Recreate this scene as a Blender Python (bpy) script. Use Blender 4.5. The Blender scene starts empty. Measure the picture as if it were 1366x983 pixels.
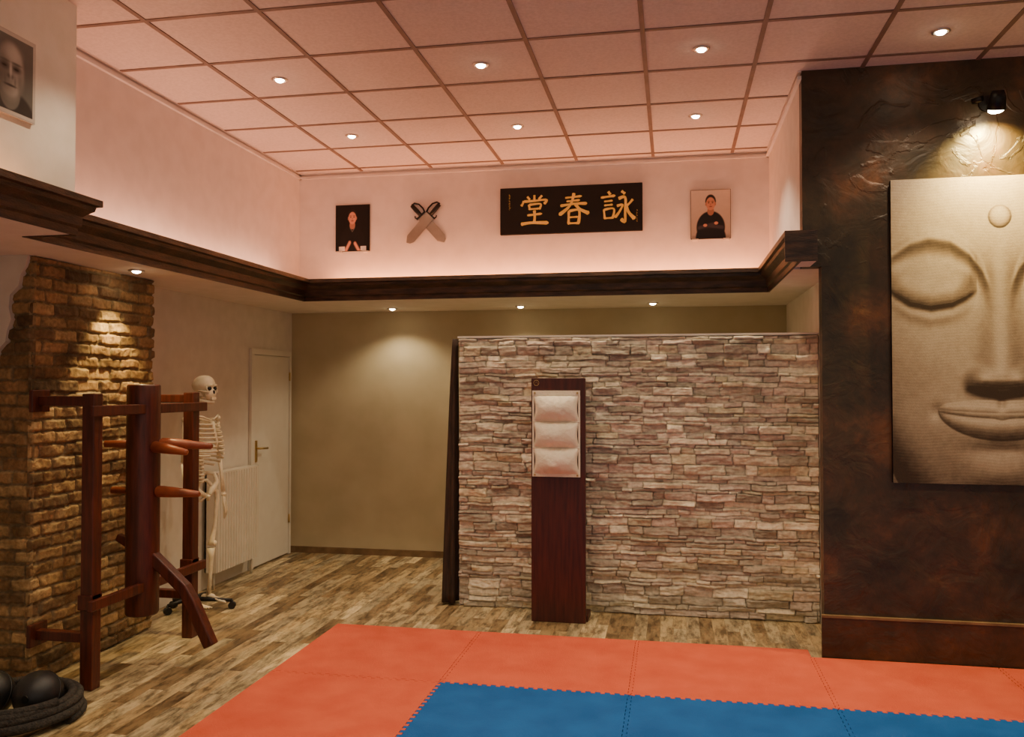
import bpy, math, random
import numpy as np
from mathutils import Vector, Matrix
random.seed(7)
RS = np.random.RandomState(11)
H = 1.6
ZC = 3.474      # ceiling
ZS = 2.305      # soffit
def C(r, g, b):
    def f(c):
        c /= 255.0
        return c / 12.92 if c <= 0.04045 else ((c + 0.055) / 1.055) ** 2.4
    return (f(r), f(g), f(b), 1.0)
def Ca(a):
    a = np.asarray(a, float) / 255.0
    return np.where(a <= 0.04045, a / 12.92, ((a + 0.055) / 1.055) ** 2.4)
# ---------------------------------------------------------------- materials
def base_mat(name):
    m = bpy.data.materials.new(name); m.use_nodes = True
    nt = m.node_tree
    return m, nt, nt.nodes['Principled BSDF']
def mat(name, c1, c2=None, rough=0.6, metal=0.0, scale=8.0, stretch=(1, 1, 1), bump=0.0, bscale=None, detail=5, ramp=(0.35, 0.65), spec=0.5, sheen=0):
    m, nt, p = base_mat(name)
    N, L = nt.nodes, nt.links
    tc = N.new('ShaderNodeTexCoord'); mp = N.new('ShaderNodeMapping')
    mp.inputs['Scale'].default_value = stretch
    L.new(tc.outputs['Object'], mp.inputs['Vector'])
    nz = N.new('ShaderNodeTexNoise'); nz.inputs['Scale'].default_value = scale; nz.inputs['Detail'].default_value = detail
    L.new(mp.outputs[0], nz.inputs['Vector'])
    cr = N.new('ShaderNodeValToRGB')
    cr.color_ramp.elements[0].position = ramp[0]; cr.color_ramp.elements[1].position = ramp[1]
    cr.color_ramp.elements[0].color = c1; cr.color_ramp.elements[1].color = c2 or c1
    L.new(nz.outputs['Fac'], cr.inputs[0]); L.new(cr.outputs[0], p.inputs['Base Color'])
    p.inputs['Roughness'].default_value = rough; p.inputs['Metallic'].default_value = metal
    p.inputs['Specular IOR Level'].default_value = spec
    if bump:
        n2 = N.new('ShaderNodeTexNoise'); n2.inputs['Scale'].default_value = bscale or scale * 4; n2.inputs['Detail'].default_value = 6
        L.new(mp.outputs[0], n2.inputs['Vector'])
        b = N.new('ShaderNodeBump'); b.inputs['Strength'].default_value = bump; b.inputs['Distance'].default_value = 0.01
        L.new(n2.outputs['Fac'], b.inputs['Height']); L.new(b.outputs[0], p.inputs['Normal'])
    return m
def vc_mat(name, rough=0.8, nscale=40, namt=0.25, bump=0.3, bscale=150, spec=0.3):
    m, nt, p = base_mat(name)
    N, L = nt.nodes, nt.links
    at = N.new('ShaderNodeVertexColor'); at.layer_name = 'Col'
    tc = N.new('ShaderNodeTexCoord')
    nz = N.new('ShaderNodeTexNoise'); nz.inputs['Scale'].default_value = nscale; nz.inputs['Detail'].default_value = 6
    L.new(tc.outputs['Object'], nz.inputs['Vector'])
    mr = N.new('ShaderNodeMapRange'); mr.inputs[1].default_value = 0.25; mr.inputs[2].default_value = 0.75
    mr.inputs[3].default_value = 1 - namt; mr.inputs[4].default_value = 1 + namt
    L.new(nz.outputs['Fac'], mr.inputs[0])
    mx = N.new('ShaderNodeVectorMath'); mx.operation = 'MULTIPLY'
    L.new(at.outputs['Color'], mx.inputs[0]); L.new(mr.outputs[0], mx.inputs[1])
    L.new(mx.outputs[0], p.inputs['Base Color'])
    p.inputs['Roughness'].default_value = rough; p.inputs['Specular IOR Level'].default_value = spec
    if bump:
        n2 = N.new('ShaderNodeTexNoise'); n2.inputs['Scale'].default_value = bscale; n2.inputs['Detail'].default_value = 4
        L.new(tc.outputs['Object'], n2.inputs['Vector'])
        b = N.new('ShaderNodeBump'); b.inputs['Strength'].default_value = bump; b.inputs['Distance'].default_value = 0.004
        L.new(n2.outputs['Fac'], b.inputs['Height']); L.new(b.outputs[0], p.inputs['Normal'])
    return m
def emis(name, col, s):
    m, nt, p = base_mat(name)
    p.inputs['Base Color'].default_value = col
    p.inputs['Emission Color'].default_value = col; p.inputs['Emission Strength'].default_value = s
    return m
M = {}
M['pink'] = mat('plaster_pink', C(212, 200, 194), C(220, 208, 202), 0.9, bump=0.04, bscale=60)
M['white'] = mat('plaster_white', C(222, 214, 198), C(230, 222, 208), 0.9, bump=0.05, bscale=50)
M['cream'] = mat('plaster_cream', C(212, 202, 184), C(220, 210, 193), 0.9, bump=0.05, bscale=50)
M['olive'] = mat('plaster_olive', C(178, 164, 130), C(188, 174, 140), 0.85, scale=3, bump=0.05, bscale=60)
M['tile'] = mat('ceiling_tile', C(214, 198, 190), C(226, 209, 201), 0.95, scale=60, bump=0.15, bscale=220)
M['tbar'] = mat('ceiling_tbar', C(120, 98, 86), C(138, 112, 100), 0.6)
M['corn'] = mat('cornice_dark_wood', C(34, 22, 16), C(78, 52, 34), 0.45, scale=5, stretch=(1.5, 1.5, 8), bump=0.3, bscale=25)
M['redwood'] = mat('dummy_red_wood', C(62, 24, 16), C(92, 38, 24), 0.4, scale=6, stretch=(8, 8, 0.8), bump=0.1)
M['redwoodh'] = mat('dummy_arm_wood', C(120, 56, 32), C(158, 82, 50), 0.4, scale=8)
M['mahog'] = mat('post_mahogany', C(56, 20, 15), C(80, 31, 21), 0.42, scale=5, stretch=(10, 10, 0.7), bump=0.08)
M['canvas'] = mat('canvas_cloth', C(236, 224, 198), C(246, 234, 210), 0.85, scale=10, bump=0.3, bscale=90)
M['black'] = mat('black_rubber', C(18, 18, 19), C(30, 29, 30), 0.45, scale=20)
M['rope'] = mat('black_rope', C(26, 24, 22), C(56, 50, 44), 0.85, scale=60, bump=0.8, bscale=120)
M['blackm'] = mat('black_metal', C(16, 14, 13), C(26, 23, 21), 0.4, metal=0.3)
M['steel'] = mat('steel', C(148, 138, 130), C(176, 165, 156), 0.35, metal=0.7, scale=4)
M['brass'] = mat('brass', C(190, 160, 100), C(206, 178, 120), 0.3, metal=0.9)
M['gold'] = mat('gold_paint', C(220, 182, 76), C(234, 198, 96), 0.5, scale=20)
M['sign'] = mat('sign_black', C(13, 9, 9), C(20, 14, 13), 0.6, scale=6, spec=0.3)
M['bone'] = mat('bone', C(224, 208, 172), C(238, 224, 190), 0.55, scale=30)
M['doorw'] = mat('door_white', C(218, 210, 192), C(222, 215, 198), 0.5)
M['rad'] = mat('radiator_enamel', C(216, 206, 184), C(222, 212, 192), 0.4)
M['curtain'] = mat('curtain_brown', C(46, 32, 24), C(70, 50, 37), 0.85, scale=12, stretch=(4, 4, .5))
M['chrome'] = mat('chrome_ring', C(200, 190, 180), C(210, 200, 190), 0.3, metal=0.8)
M['bulb'] = emis('bulb_glow', (1, 0.82, 0.55, 1), 60)
M['baseb'] = mat('baseboard_wood', C(104, 80, 52), C(130, 102, 70), 0.6, scale=10)
M['acryl'] = mat('acrylic_edge', C(190, 180, 170), C(200, 190, 180), 0.15)
M['paint'] = vc_mat('printed_photo', 0.35, 30, 0.04, 0)
M['stone'] = vc_mat('ledge_stone', 0.85, 35, 0.25, 0.5, 160)
M['brick'] = vc_mat('old_brick', 0.9, 45, 0.35, 0.7, 130)
M['buddha'] = vc_mat('buddha_canvas_print', 0.75, 260, 0.16, 0.25, 260)
# floor planks
def floor_mat():
    m, nt, p = base_mat('floor_vintage_planks'); N, L = nt.nodes, nt.links
    tc = N.new('ShaderNodeTexCoord'); mp = N.new('ShaderNodeMapping'); mp.inputs['Rotation'].default_value = (0, 0, math.radians(90))
    L.new(tc.outputs['Object'], mp.inputs['Vector'])
    br = N.new('ShaderNodeTexBrick'); br.offset = 0.37; br.offset_frequency = 2; br.squash = 1
    br.inputs['Color1'].default_value = (0, 0, 0, 1); br.inputs['Color2'].default_value = (1, 1, 1, 1); br.inputs['Mortar'].default_value = (0.2, 0.2, 0.2, 1)
    br.inputs['Scale'].default_value = 1; br.inputs['Mortar Size'].default_value = 0.0012; br.inputs['Brick Width'].default_value = 0.55; br.inputs['Row Height'].default_value = 0.085
    L.new(mp.outputs[0], br.inputs['Vector'])
    cr = N.new('ShaderNodeValToRGB'); cr.color_ramp.interpolation = 'LINEAR'
    e = cr.color_ramp.elements
    e[0].position = 0; e[0].color = C(120, 98, 68); e[1].position = 1; e[1].color = C(220, 200, 156)
    for pos, c in ((0.25, C(158, 134, 96)), (0.5, C(192, 169, 126)), (0.72, C(166, 152, 122))):
        x = e.new(pos); x.color = c
    L.new(br.outputs['Color'], cr.inputs[0])
    mg = N.new('ShaderNodeMapping'); mg.inputs['Scale'].default_value = (11, 2.6, 1)
    L.new(tc.outputs['Object'], mg.inputs['Vector'])
    off = N.new('ShaderNodeVectorMath'); off.operation = 'MULTIPLY_ADD'; off.inputs[1].default_value = (7, 13, 3)
    L.new(br.outputs['Color'], off.inputs[0]); L.new(mg.outputs[0], off.inputs[2])
    nz = N.new('ShaderNodeTexNoise'); nz.inputs['Scale'].default_value = 1.6; nz.inputs['Detail'].default_value = 10; nz.inputs['Roughness'].default_value = 0.75
    L.new(off.outputs[0], nz.inputs['Vector'])
    cr2 = N.new('ShaderNodeValToRGB'); cr2.color_ramp.elements[0].position = 0.39; cr2.color_ramp.elements[1].position = 0.57
    cr2.color_ramp.elements[0].color = (0.18, 0.145, 0.11, 1); cr2.color_ramp.elements[1].color = (1.1, 1.08, 1.02, 1)
    L.new(nz.outputs['Fac'], cr2.inputs[0])
    mx = N.new('ShaderNodeMix'); mx.data_type = 'RGBA'; mx.blend_type = 'MULTIPLY'; mx.inputs['Factor'].default_value = 0.88
    L.new(cr.outputs[0], mx.inputs['A']); L.new(cr2.outputs[0], mx.inputs['B'])
    L.new(mx.outputs['Result'], p.inputs['Base Color']); p.inputs['Roughness'].default_value = 0.42
    b = N.new('ShaderNodeBump'); b.inputs['Strength'].default_value = 0.15; b.inputs['Distance'].default_value = 0.004
    L.new(nz.outputs['Fac'], b.inputs['Height']); L.new(b.outputs[0], p.inputs['Normal'])
    return m
M['floor'] = floor_mat()
def mat_tatami(name, a, b):
    m = mat(name, a, b, 0.8, scale=5, bump=0.35, bscale=160, ramp=(0.3, 0.7), spec=0.25); return m
M['matred'] = mat_tatami('mat_foam_red', C(196, 80, 53), C(210, 94, 65))
M['matblue'] = mat_tatami('mat_foam_blue', C(14, 78, 144), C(24, 92, 162))
def dark_wall():
    m, nt, p = base_mat('bronze_stucco'); N, L = nt.nodes, nt.links
    tc = N.new('ShaderNodeTexCoord')
    n1 = N.new('ShaderNodeTexNoise'); n1.inputs['Scale'].default_value = 1.9; n1.inputs['Detail'].default_value = 10; n1.inputs['Roughness'].default_value = 0.68
    L.new(tc.outputs['Object'], n1.inputs['Vector'])
    cr = N.new('ShaderNodeValToRGB'); e = cr.color_ramp.elements
    e[0].position = 0.33; e[0].color = C(40, 31, 19); e[1].position = 0.70; e[1].color = C(124, 76, 42)
    x = e.new(0.44); x.color = C(58, 44, 26)
    x = e.new(0.54); x.color = C(76, 52, 32)
    L.new(n1.outputs['Fac'], cr.inputs[0]); L.new(cr.outputs[0], p.inputs['Base Color'])
    p.inputs['Roughness'].default_value = 0.42; p.inputs['Metallic'].default_value = 0.1
    n2 = N.new('ShaderNodeTexNoise'); n2.inputs['Scale'].default_value = 5; n2.inputs['Detail'].default_value = 10; n2.inputs['Distortion'].default_value = 1.2
    L.new(tc.outputs['Object'], n2.inputs['Vector'])
    n3 = N.new('ShaderNodeTexNoise'); n3.inputs['Scale'].default_value = 2.6; n3.inputs['Detail'].default_value = 12; n3.inputs['Distortion'].default_value = 2.0
    L.new(tc.outputs['Object'], n3.inputs['Vector'])
    mr = N.new('ShaderNodeMapRange'); mr.inputs[1].default_value = 0.56; mr.inputs[2].default_value = 0.60
    L.new(n3.outputs['Fac'], mr.inputs[0])
    # trowelled plaster flakes mainly in the upper zone
    sx = N.new('ShaderNodeSeparateXYZ'); L.new(tc.outputs['Object'], sx.inputs[0])
    zr = N.new('ShaderNodeMapRange'); zr.inputs[1].default_value = 2.2; zr.inputs[2].default_value = 3.0; zr.inputs[3].default_value = 0.08; zr.inputs[4].default_value = 0.35
    L.new(sx.outputs['Z'], zr.inputs[0])
    ad = N.new('ShaderNodeMath'); ad.operation = 'MULTIPLY_ADD'
    L.new(mr.outputs[0], ad.inputs[0]); L.new(zr.outputs[0], ad.inputs[1]); L.new(n2.outputs['Fac'], ad.inputs[2])
    b = N.new('ShaderNodeBump'); b.inputs['Strength'].default_value = 0.7; b.inputs['Distance'].default_value = 0.015
    L.new(ad.outputs[0], b.inputs['Height']); L.new(b.outputs[0], p.inputs['Normal'])
    return m
M['dark'] = dark_wall()

# ---------------------------------------------------------------- builder
class Bd:
    def __init__(s): s.v = []; s.f = []; s.m = []; s.sm = []
    def add(s, vs, fs, mi=0, smooth=False):
        o = len(s.v); s.v += [tuple(x) for x in vs]
        for f in fs:
            s.f.append([o + i for i in f]); s.m.append(mi); s.sm.append(smooth)
    def box(s, x0, x1, y0, y1, z0, z1, mi=0):
        vs = [(x0, y0, z0), (x1, y0, z0), (x1, y1, z0), (x0, y1, z0), (x0, y0, z1), (x1, y0, z1), (x1, y1, z1), (x0, y1, z1)]
        s.add(vs, [(0, 3, 2, 1), (4, 5, 6, 7), (0, 1, 5, 4), (1, 2, 6, 5), (2, 3, 7, 6), (3, 0, 4, 7)], mi)
    def tube(s, pts, rad, seg=12, mi=0, flat=1.0, cap=True, smooth=True, up=None):
        pts = [Vector(p) for p in pts]; n = len(pts)
        if not hasattr(rad, '__len__'): rad = [rad] * n
        if len(rad) < n: rad = list(rad) + [rad[-1]] * (n - len(rad))
        T = []
        for i in range(n):
            t = (pts[min(i + 1, n - 1)] - pts[max(i - 1, 0)]); T.append(t.normalized())
        a = Vector(up) if up else (Vector((0, 0, 1)) if abs(T[0].z) < 0.9 else Vector((1, 0, 0)))
        Nn = (a - T[0] * a.dot(T[0])).normalized(); vs = []
        for i in range(n):
            Nn = (Nn - T[i] * Nn.dot(T[i])).normalized(); Bn = T[i].cross(Nn)
            for k in range(seg):
                th = 2 * math.pi * (k + 0.5) / seg
                vs.append(pts[i] + (Nn * math.sin(th) * flat + Bn * math.cos(th)) * rad[i])
        fs = []
        for i in range(n - 1):
            for k in range(seg):
                k2 = (k + 1) % seg
                fs.append((i * seg + k, i * seg + k2, (i + 1) * seg + k2, (i + 1) * seg + k))
        s.add(vs, fs, mi, smooth)
        if cap:
            o = len(s.v) - n * seg
            s.f.append([o + k for k in range(seg)][::-1]); s.m.append(mi); s.sm.append(False)
            s.f.append([o + (n - 1) * seg + k for k in range(seg)]); s.m.append(mi); s.sm.append(False)
    def sph(s, c, r, mi=0, seg=20, ring=12, fn=None):
        if not hasattr(r, '__len__'): r = (r, r, r)
        vs = []; fs = []
        for i in range(ring + 1):
            ph = math.pi * i / ring
            for k in range(seg):
                th = 2 * math.pi * k / seg
                d = [math.sin(ph) * math.cos(th), math.sin(ph) * math.sin(th), math.cos(ph)]
                if fn: d = fn(*d)
                vs.append((c[0] + r[0] * d[0], c[1] + r[1] * d[1], c[2] + r[2] * d[2]))
        for i in range(ring):
            for k in range(seg):
                k2 = (k + 1) % seg
                fs.append((i * seg + k, (i + 1) * seg + k, (i + 1) * seg + k2, i * seg + k2))
        s.add(vs, fs, mi, True)
    def prism(s, poly, fn, d0, d1, mi=0):
        n = len(poly)
        vs = [fn(a, b, d0) for a, b in poly] + [fn(a, b, d1) for a, b in poly]
        fs = [list(range(n))[::-1], list(range(n, 2 * n))] + [(i, (i + 1) % n, n + (i + 1) % n, n + i) for i in range(n)]
        s.add(vs, fs, mi)
    def build(s, name, mats, parent=None, bevel=0, xf=None):
        me = bpy.data.meshes.new(name); me.from_pydata(s.v, [], s.f)
        for m in mats: me.materials.append(m)
        me.polygons.foreach_set('material_index', s.m); me.polygons.foreach_set('use_smooth', s.sm)
        if xf is not None: me.transform(xf)
        me.update()
        import bmesh
        bm = bmesh.new(); bm.from_mesh(me); bmesh.ops.recalc_face_normals(bm, faces=bm.faces); bm.to_mesh(me); bm.free()
        o = bpy.data.objects.new(name, me); bpy.context.scene.collection.objects.link(o)
        if parent: o.parent = parent
        if bevel:
            b = o.modifiers.new('bev', 'BEVEL'); b.width = bevel; b.segments = 2; b.limit_method = 'ANGLE'
        return o
def empty(name, loc=(0, 0, 0)):
    e = bpy.data.objects.new(name, None); bpy.context.scene.collection.objects.link(e); e.location = loc; return e
def field(name, O, U, V, Nn, lu, lv, nu, nv, fn, material, parent=None, smooth=False):
    u = np.linspace(0, lu, nu); v = np.linspace(0, lv, nv)
    uu, vv = np.meshgrid(u, v)
    h, col = fn(uu, vv)
    O, U, V, Nn = [np.array(x, float) for x in (O, U, V, Nn)]
    P = O + uu[..., None] * U + vv[..., None] * V + h[..., None] * Nn
    me = bpy.data.meshes.new(name)
    i = np.arange(nu * nv).reshape(nv, nu)
    q = np.stack([i[:-1, :-1], i[:-1, 1:], i[1:, 1:], i[1:, :-1]], -1).reshape(-1, 4)
    if np.dot(np.cross(U, V), Nn) < 0: q = q[:, ::-1]
    me.vertices.add(nu * nv); me.vertices.foreach_set('co', P.reshape(-1))
    me.loops.add(q.size); me.loops.foreach_set('vertex_index', np.ascontiguousarray(q).reshape(-1).astype(np.int32))
    me.polygons.add(len(q)); me.polygons.foreach_set('loop_start', np.arange(0, q.size, 4).astype(np.int32))
    try: me.polygons.foreach_set('loop_total', np.full(len(q), 4, np.int32))
    except Exception: pass
    me.update(calc_edges=True); me.validate()
    at = me.color_attributes.new('Col', 'FLOAT_COLOR', 'POINT')
    cc = np.ones((nu * nv, 4), np.float32); cc[:, :3] = np.clip(col.reshape(-1, 3), 0, 4)
    at.data.foreach_set('color', cc.reshape(-1))
    me.materials.append(material)
    if smooth: me.polygons.foreach_set('use_smooth', [True] * len(me.polygons))
    o = bpy.data.objects.new(name, me); bpy.context.scene.collection.objects.link(o)
    if parent: o.parent = parent
    return o
_NG = {}
def vnoise(x, y, s, seed=0):
    if seed not in _NG: _NG[seed] = np.random.RandomState(seed + 100).rand(256, 256)
    G = _NG[seed]; x = np.asarray(x) * s + 1000; y = np.asarray(y) * s + 1000
    xi = np.floor(x).astype(int); yi = np.floor(y).astype(int); fx = x - xi; fy = y - yi
    fx = fx * fx * (3 - 2 * fx); fy = fy * fy * (3 - 2 * fy)
    a = G[yi % 256, xi % 256]; b = G[yi % 256, (xi + 1) % 256]; c = G[(yi + 1) % 256, xi % 256]; d = G[(yi + 1) % 256, (xi + 1) % 256]
    return (a * (1 - fx) + b * fx) * (1 - fy) + (c * (1 - fx) + d * fx) * fy
def fbm(x, y, s, seed=0, o=4):
    r = 0; a = 0.5
    for i in range(o): r = r + a * vnoise(x, y, s * 2 ** i, seed + i); a *= 0.5
    return r
def sst(a, b, x):
    t = np.clip((x - a) / (b - a), 0, 1); return t * t * (3 - 2 * t)

# ---------------------------------------------------------------- room shell
b = Bd(); b.box(-4.2, 5, -1.5, 8.2, -0.1, 0); b.build('floor', [M['floor']])
b = Bd(); b.box(-4.2, 5, -1.5, 8.2, ZC, ZC + 0.1); b.build('ceiling', [M['tile']])
XW = -3.63; XU = -3.235; YU = 6.95; YL = 7.64
b = Bd()
b.box(XW - 0.1, XW, -1.5, YL, 0, ZS, 0)
b.build('wall_left', [M['cream']])
b = Bd()
b.box(XU - 0.1, XU, 3.65, YU + 0.1, ZS + 0.05, ZC, 0)
b.box(-3.335, -2.88, -1.5, 3.65, ZS + 0.05, ZC, 1)
b.build('wall_left_upper', [M['pink'], M['white']])
b = Bd(); b.box(XW - 0.1, 1.1, YL, YL + 0.1, 0, ZS, 0); b.build('wall_back', [M['olive']])
b = Bd(); b.box(XU, 0.86, YU, YU + 0.1, ZS + 0.05, ZC, 0); b.build('wall_back_upper', [M['pink']])
b = Bd()
b.box(0.76, 5, 5.21, 5.31, ZS, ZC, 0)
b.box(0.866, 5, 5.21, 5.31, 0, ZS, 0)
b.box(0.761, 0.86, 5.31, YU, ZS + 0.05, ZC, 1)
b.box(0.977, 1.08, 5.31, YL, 0, ZS, 2)
b.build('wall_right', [M['dark'], M['pink'], M['white']])
b = Bd(); b.box(5, 5.1, -1.5, 8.2, 0, ZC, 0); b.build('wall_far_right', [M['white']])
b = Bd()  # soffit (dropped ceiling ring)
b.box(-3.73, -3.0, -1.5, YL + .1, ZS, ZS + 0.05)
b.box(-3.0, -2.73, -1.5, 3.46, ZS, ZS + 0.05)
b.box(-3.0, 1.08, 6.53, YL + .1, ZS, ZS + 0.05)
b.box(0.71, 1.08, 5.31, 6.53, ZS, ZS + 0.05)
b.box(0.71, 0.80, 4.96, 5.21, ZS, ZS + 0.05)
b.build('ceiling_soffit', [M['white']])
# ceiling grid
b = Bd()
w = 0.0125
for k in range(-6, 9):
    x = -0.148 + 0.625 * k
    if x < -3.2 or x > 4.9: continue
    y1 = YU if x < 0.76 else 5.21
    b.box(x - w, x + w, -1.4, y1, ZC - 0.006, ZC + 0.001)
k = 0
while True:
    y = 6.832 - 0.595 * k; k += 1
    if y < -1.4: break
    x0 = XU if y > 3.65 else -2.88
    b.box(x0, 0.76 if y > 5.21 else 4.98, y - w, y + w, ZC - 0.005, ZC + 0.001)
b.build('ceiling_grid', [M['tbar']])
b = Bd()
t = 0.022
b.box(XU, XU + t, 3.65, YU, ZC - 0.05, ZC - 0.03); b.box(XU, 0.76, YU - t, YU, ZC - 0.05, ZC - 0.03)
b.box(0.76 - t, 0.76, 5.21, YU, ZC - 0.05, ZC - 0.03)
b.box(XU, XU + t, 3.65, YU, ZC - 0.008, ZC); b.box(XU, 0.76, YU - t, YU, ZC - 0.008, ZC); b.box(0.76 - t, 0.76, 5.21, YU, ZC - 0.008, ZC)
b.build('trim_1', [M['pink']])
# cornice sweep
path = [(-2.72, -1.4), (-2.72, 3.47), (-2.99, 3.47), (-2.99, 6.52), (0.70, 6.52), (0.70, 4.95)]
prof = [(-0.015, ZS - 0.004), (0.0, ZS - 0.004), (0.0, ZS + 0.03), (0.012, ZS + 0.04), (0.014, ZS + 0.085), (0.03, ZS + 0.10), (0.05, ZS + 0.115), (0.055, ZS + 0.135), (0.075, ZS + 0.14), (0.075, ZS + 0.17), (-0.02, ZS + 0.17), (-0.02, ZS + 0.05)]
def miter(i):
    def nrm(a, c):
        d = (Vector(c) - Vector(a)).normalized(); return Vector((d.y, -d.x))
    if i == 0: return nrm(path[0], path[1])
    if i == len(path) - 1: return nrm(path[-2], path[-1])
    n1 = nrm(path[i - 1], path[i]); n2 = nrm(path[i], path[i + 1]); m = (n1 + n2)
    return m / (1 + n1.dot(n2))
b = Bd(); vs = []; n = len(prof)
for i, p in enumerate(path):
    mm = miter(i)
    for o_, z_ in prof: vs.append((p[0] + mm.x * o_, p[1] + mm.y * o_, z_))
fs = [(i * n + k, i * n + (k + 1) % n, (i + 1) * n + (k + 1) % n, (i + 1) * n + k) for i in range(len(path) - 1) for k in range(n)]
fs += [list(range(n)), [(len(path) - 1) * n + k for k in range(n)][::-1]]
b.add(vs, fs)
b.box(0.625, 0.80, 4.935, 4.95, ZS - 0.004, ZS + 0.17)
b.box(0.715, 0.80, 4.95, 5.205, ZS + 0.051, ZS + 0.17)
b.build('trim_2', [M['corn']])
b = Bd(); b.box(XW, 0.977, YL - 0.015, YL, 0, 0.06); b.build('baseboard_back', [M['baseb']])
b = Bd(); b.box(0.85, 4.99, 5.19, 5.21, 0, 0.255, 0); b.box(0.85, 4.99, 5.184, 5.21, 0.255, 0.268, 1); b.build('baseboard_right', [M['dark'], M['baseb']])

# ---------------------------------------------------------------- stone cladding partition
def stone_fn(u, v):
    lu, lv = u.max(), v.max()
    vv = v + 0.026 * (fbm(u, v, 5, 3) - 0.5)
    rows = [0.0]
    while rows[-1] < lv + 0.1: rows.append(rows[-1] + random.choice([0.024, 0.034, 0.046, 0.058, 0.042, 0.07]))
    rows = np.array(rows); ri = np.clip(np.searchsorted(rows, vv, side='right') - 1, 0, len(rows) - 2)
    h = np.zeros_like(u); col = np.zeros(u.shape + (3,))
    pal = Ca([(206, 194, 168), (224, 212, 184), (190, 178, 156), (234, 222, 194), (200, 189, 168), (176, 165, 144), (240, 229, 202), (206, 188, 168), (210, 197, 164), (192, 175, 157)])
    for r in range(len(rows) - 1):
        m = ri == r
        if not m.any(): continue
        x = -random.random() * 0.3; edges = [x]
        while edges[-1] < lu + 0.3: edges.append(edges[-1] + random.uniform(0.07, 0.30))
        e = np.array(edges); uu = u[m] + 0.014 * (vnoise(u[m], v[m], 30, 5) - 0.5)
        ci = np.clip(np.searchsorted(e, uu, side='right') - 1, 0, len(e) - 2)
        k = len(e)
        hb = np.random.RandomState(r * 7 + 1).rand(k); tl = np.random.RandomState(r * 7 + 2).rand(k) - 0.5; tv = np.random.RandomState(r * 7 + 3).rand(k) - 0.5
        pc = np.random.RandomState(r * 7 + 4).randint(0, len(pal), k); br = 0.85 + 0.3 * np.random.RandomState(r * 7 + 5).rand(k)
        fu = (uu - e[ci]) / (e[ci + 1] - e[ci]); fv = (vv[m] - rows[r]) / (rows[r + 1] - rows[r])
        du = np.minimum(uu - e[ci], e[ci + 1] - uu); dv = np.minimum(vv[m] - rows[r], rows[r + 1] - vv[m])
        base = 0.010 + 0.030 * hb[ci] + 0.028 * tl[ci] * (fu - 0.5) + 0.030 * tv[ci] * (fv - 0.5)
        ed = sst(0, 0.006, du) * sst(-0.002, 0.006, dv)
        h[m] = base * (0.25 + 0.75 * ed)
        col[m] = pal[pc[ci]] * br[ci][:, None] * (0.6 + 0.4 * ed)[:, None]
    h += 0.046 * (fbm(u * 0.6, v * 1.3, 16, 9, 4) - 0.47)
    h += 0.028 * (np.abs(fbm(u * 0.5, v * 1.8, 22, 21, 3) - 0.45))
    h = np.maximum(h, 0.005)
    col *= (0.85 + 0.4 * fbm(u, v, 9, 30, 3))[..., None]
    edge = np.minimum(np.minimum(u, lu - u), np.minimum(v, lv - v)) < 1e-6
    h[edge] = -0.004
    return h, col
b = Bd(); b.box(-1.54, 0.976, 6.03, 6.15, 0, 1.955); b.box(-1.55, 0.976, 6.005, 6.16, 1.952, 1.966)
part = b.build('wall_partition', [M['white']])
field('ledge_stone_cladding', (-1.54, 6.031, 0.0), (1, 0, 0), (0, 0, 1), (0, -1, 0), 2.515, 1.952, 504, 392, stone_fn, M['stone'], part)

# ---------------------------------------------------------------- brick pier
def brick_fn(off):
    def fn(u, v):
        lu, lv = u.max(), v.max()
        U = u + off + 0.022 * (fbm(u + off, v, 7, 40) - 0.5); V = v + 0.024 * (fbm(u + off, v, 6, 44) - 0.5)
        rh, bl = 0.071, 0.19
        r = np.floor(V / rh).astype(int)
        R1 = np.random.RandomState(5).rand(97, 89)
        sh = np.where(r % 2 == 0, 0.0, bl * 0.5) + 0.04 * R1[r % 97, 3]
        c = np.floor((U + sh) / bl).astype(int)
        fu = (U + sh) - c * bl; fv = V - r * rh
        d = np.minimum(np.minimum(fu, bl - fu), np.minimum(fv, rh - fv))
        k = R1[r % 97, c % 89]; k2 = R1[(r * 3 + 11) % 97, (c * 5 + 7) % 89]
        d = d + 0.014 * (fbm(u + off, v, 35, 50, 3) - 0.47)
        ed = sst(0.002, 0.012, d)
        h = 0.006 + ed * (0.010 + 0.012 * k) + 0.026 * (fbm(u + off, v, 16, 60, 4) - 0.47)
        miss = (k2 > 0.94); h = np.where(miss, h * 0.4, h)
        h = np.maximum(h, 0.0035)
        pal = Ca([(144, 114, 76), (162, 130, 88), (126, 98, 66), (172, 142, 98), (152, 120, 82), (118, 94, 66)])
        col = pal[(k * 5.99).astype(int)] * (0.75 + 0.5 * k2)[..., None]
        mort = Ca([(134, 116, 86)])
        col = col * ed[..., None] + mort * (1 - ed)[..., None]
        col *= (0.5 + 0.9 * fbm(u + off, v, 8, 70, 4))[..., None]
        e = np.minimum(np.minimum(u, lu - u), np.minimum(v, lv - v)) < 1e-6
        h[e] = -0.003
        return h, col
    return fn
XB = -3.40; YB0 = 3.99; YB1 = 5.05
b = Bd(); b.box(XW, XB, YB0, YB1, 0, ZS, 0)
pl = [(0.015, 2.305), (0.035, 2.24), (0.06, 2.20), (0.075, 2.14), (0.125, 2.09), (0.13, 2.02), (0.115, 1.96), (0.14, 1.90), (0.15, 1.84), (0.20, 1.79), (0.225, 1.72), (0.248, 1.70), (0.248, 2.305)]
b.prism(pl, lambda a, c, d: (XB + 0.02 - a, YB0 - d, c), 0.0, 0.042, 0)
bp = b.build('wall_brick_pier', [M['cream']])
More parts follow.
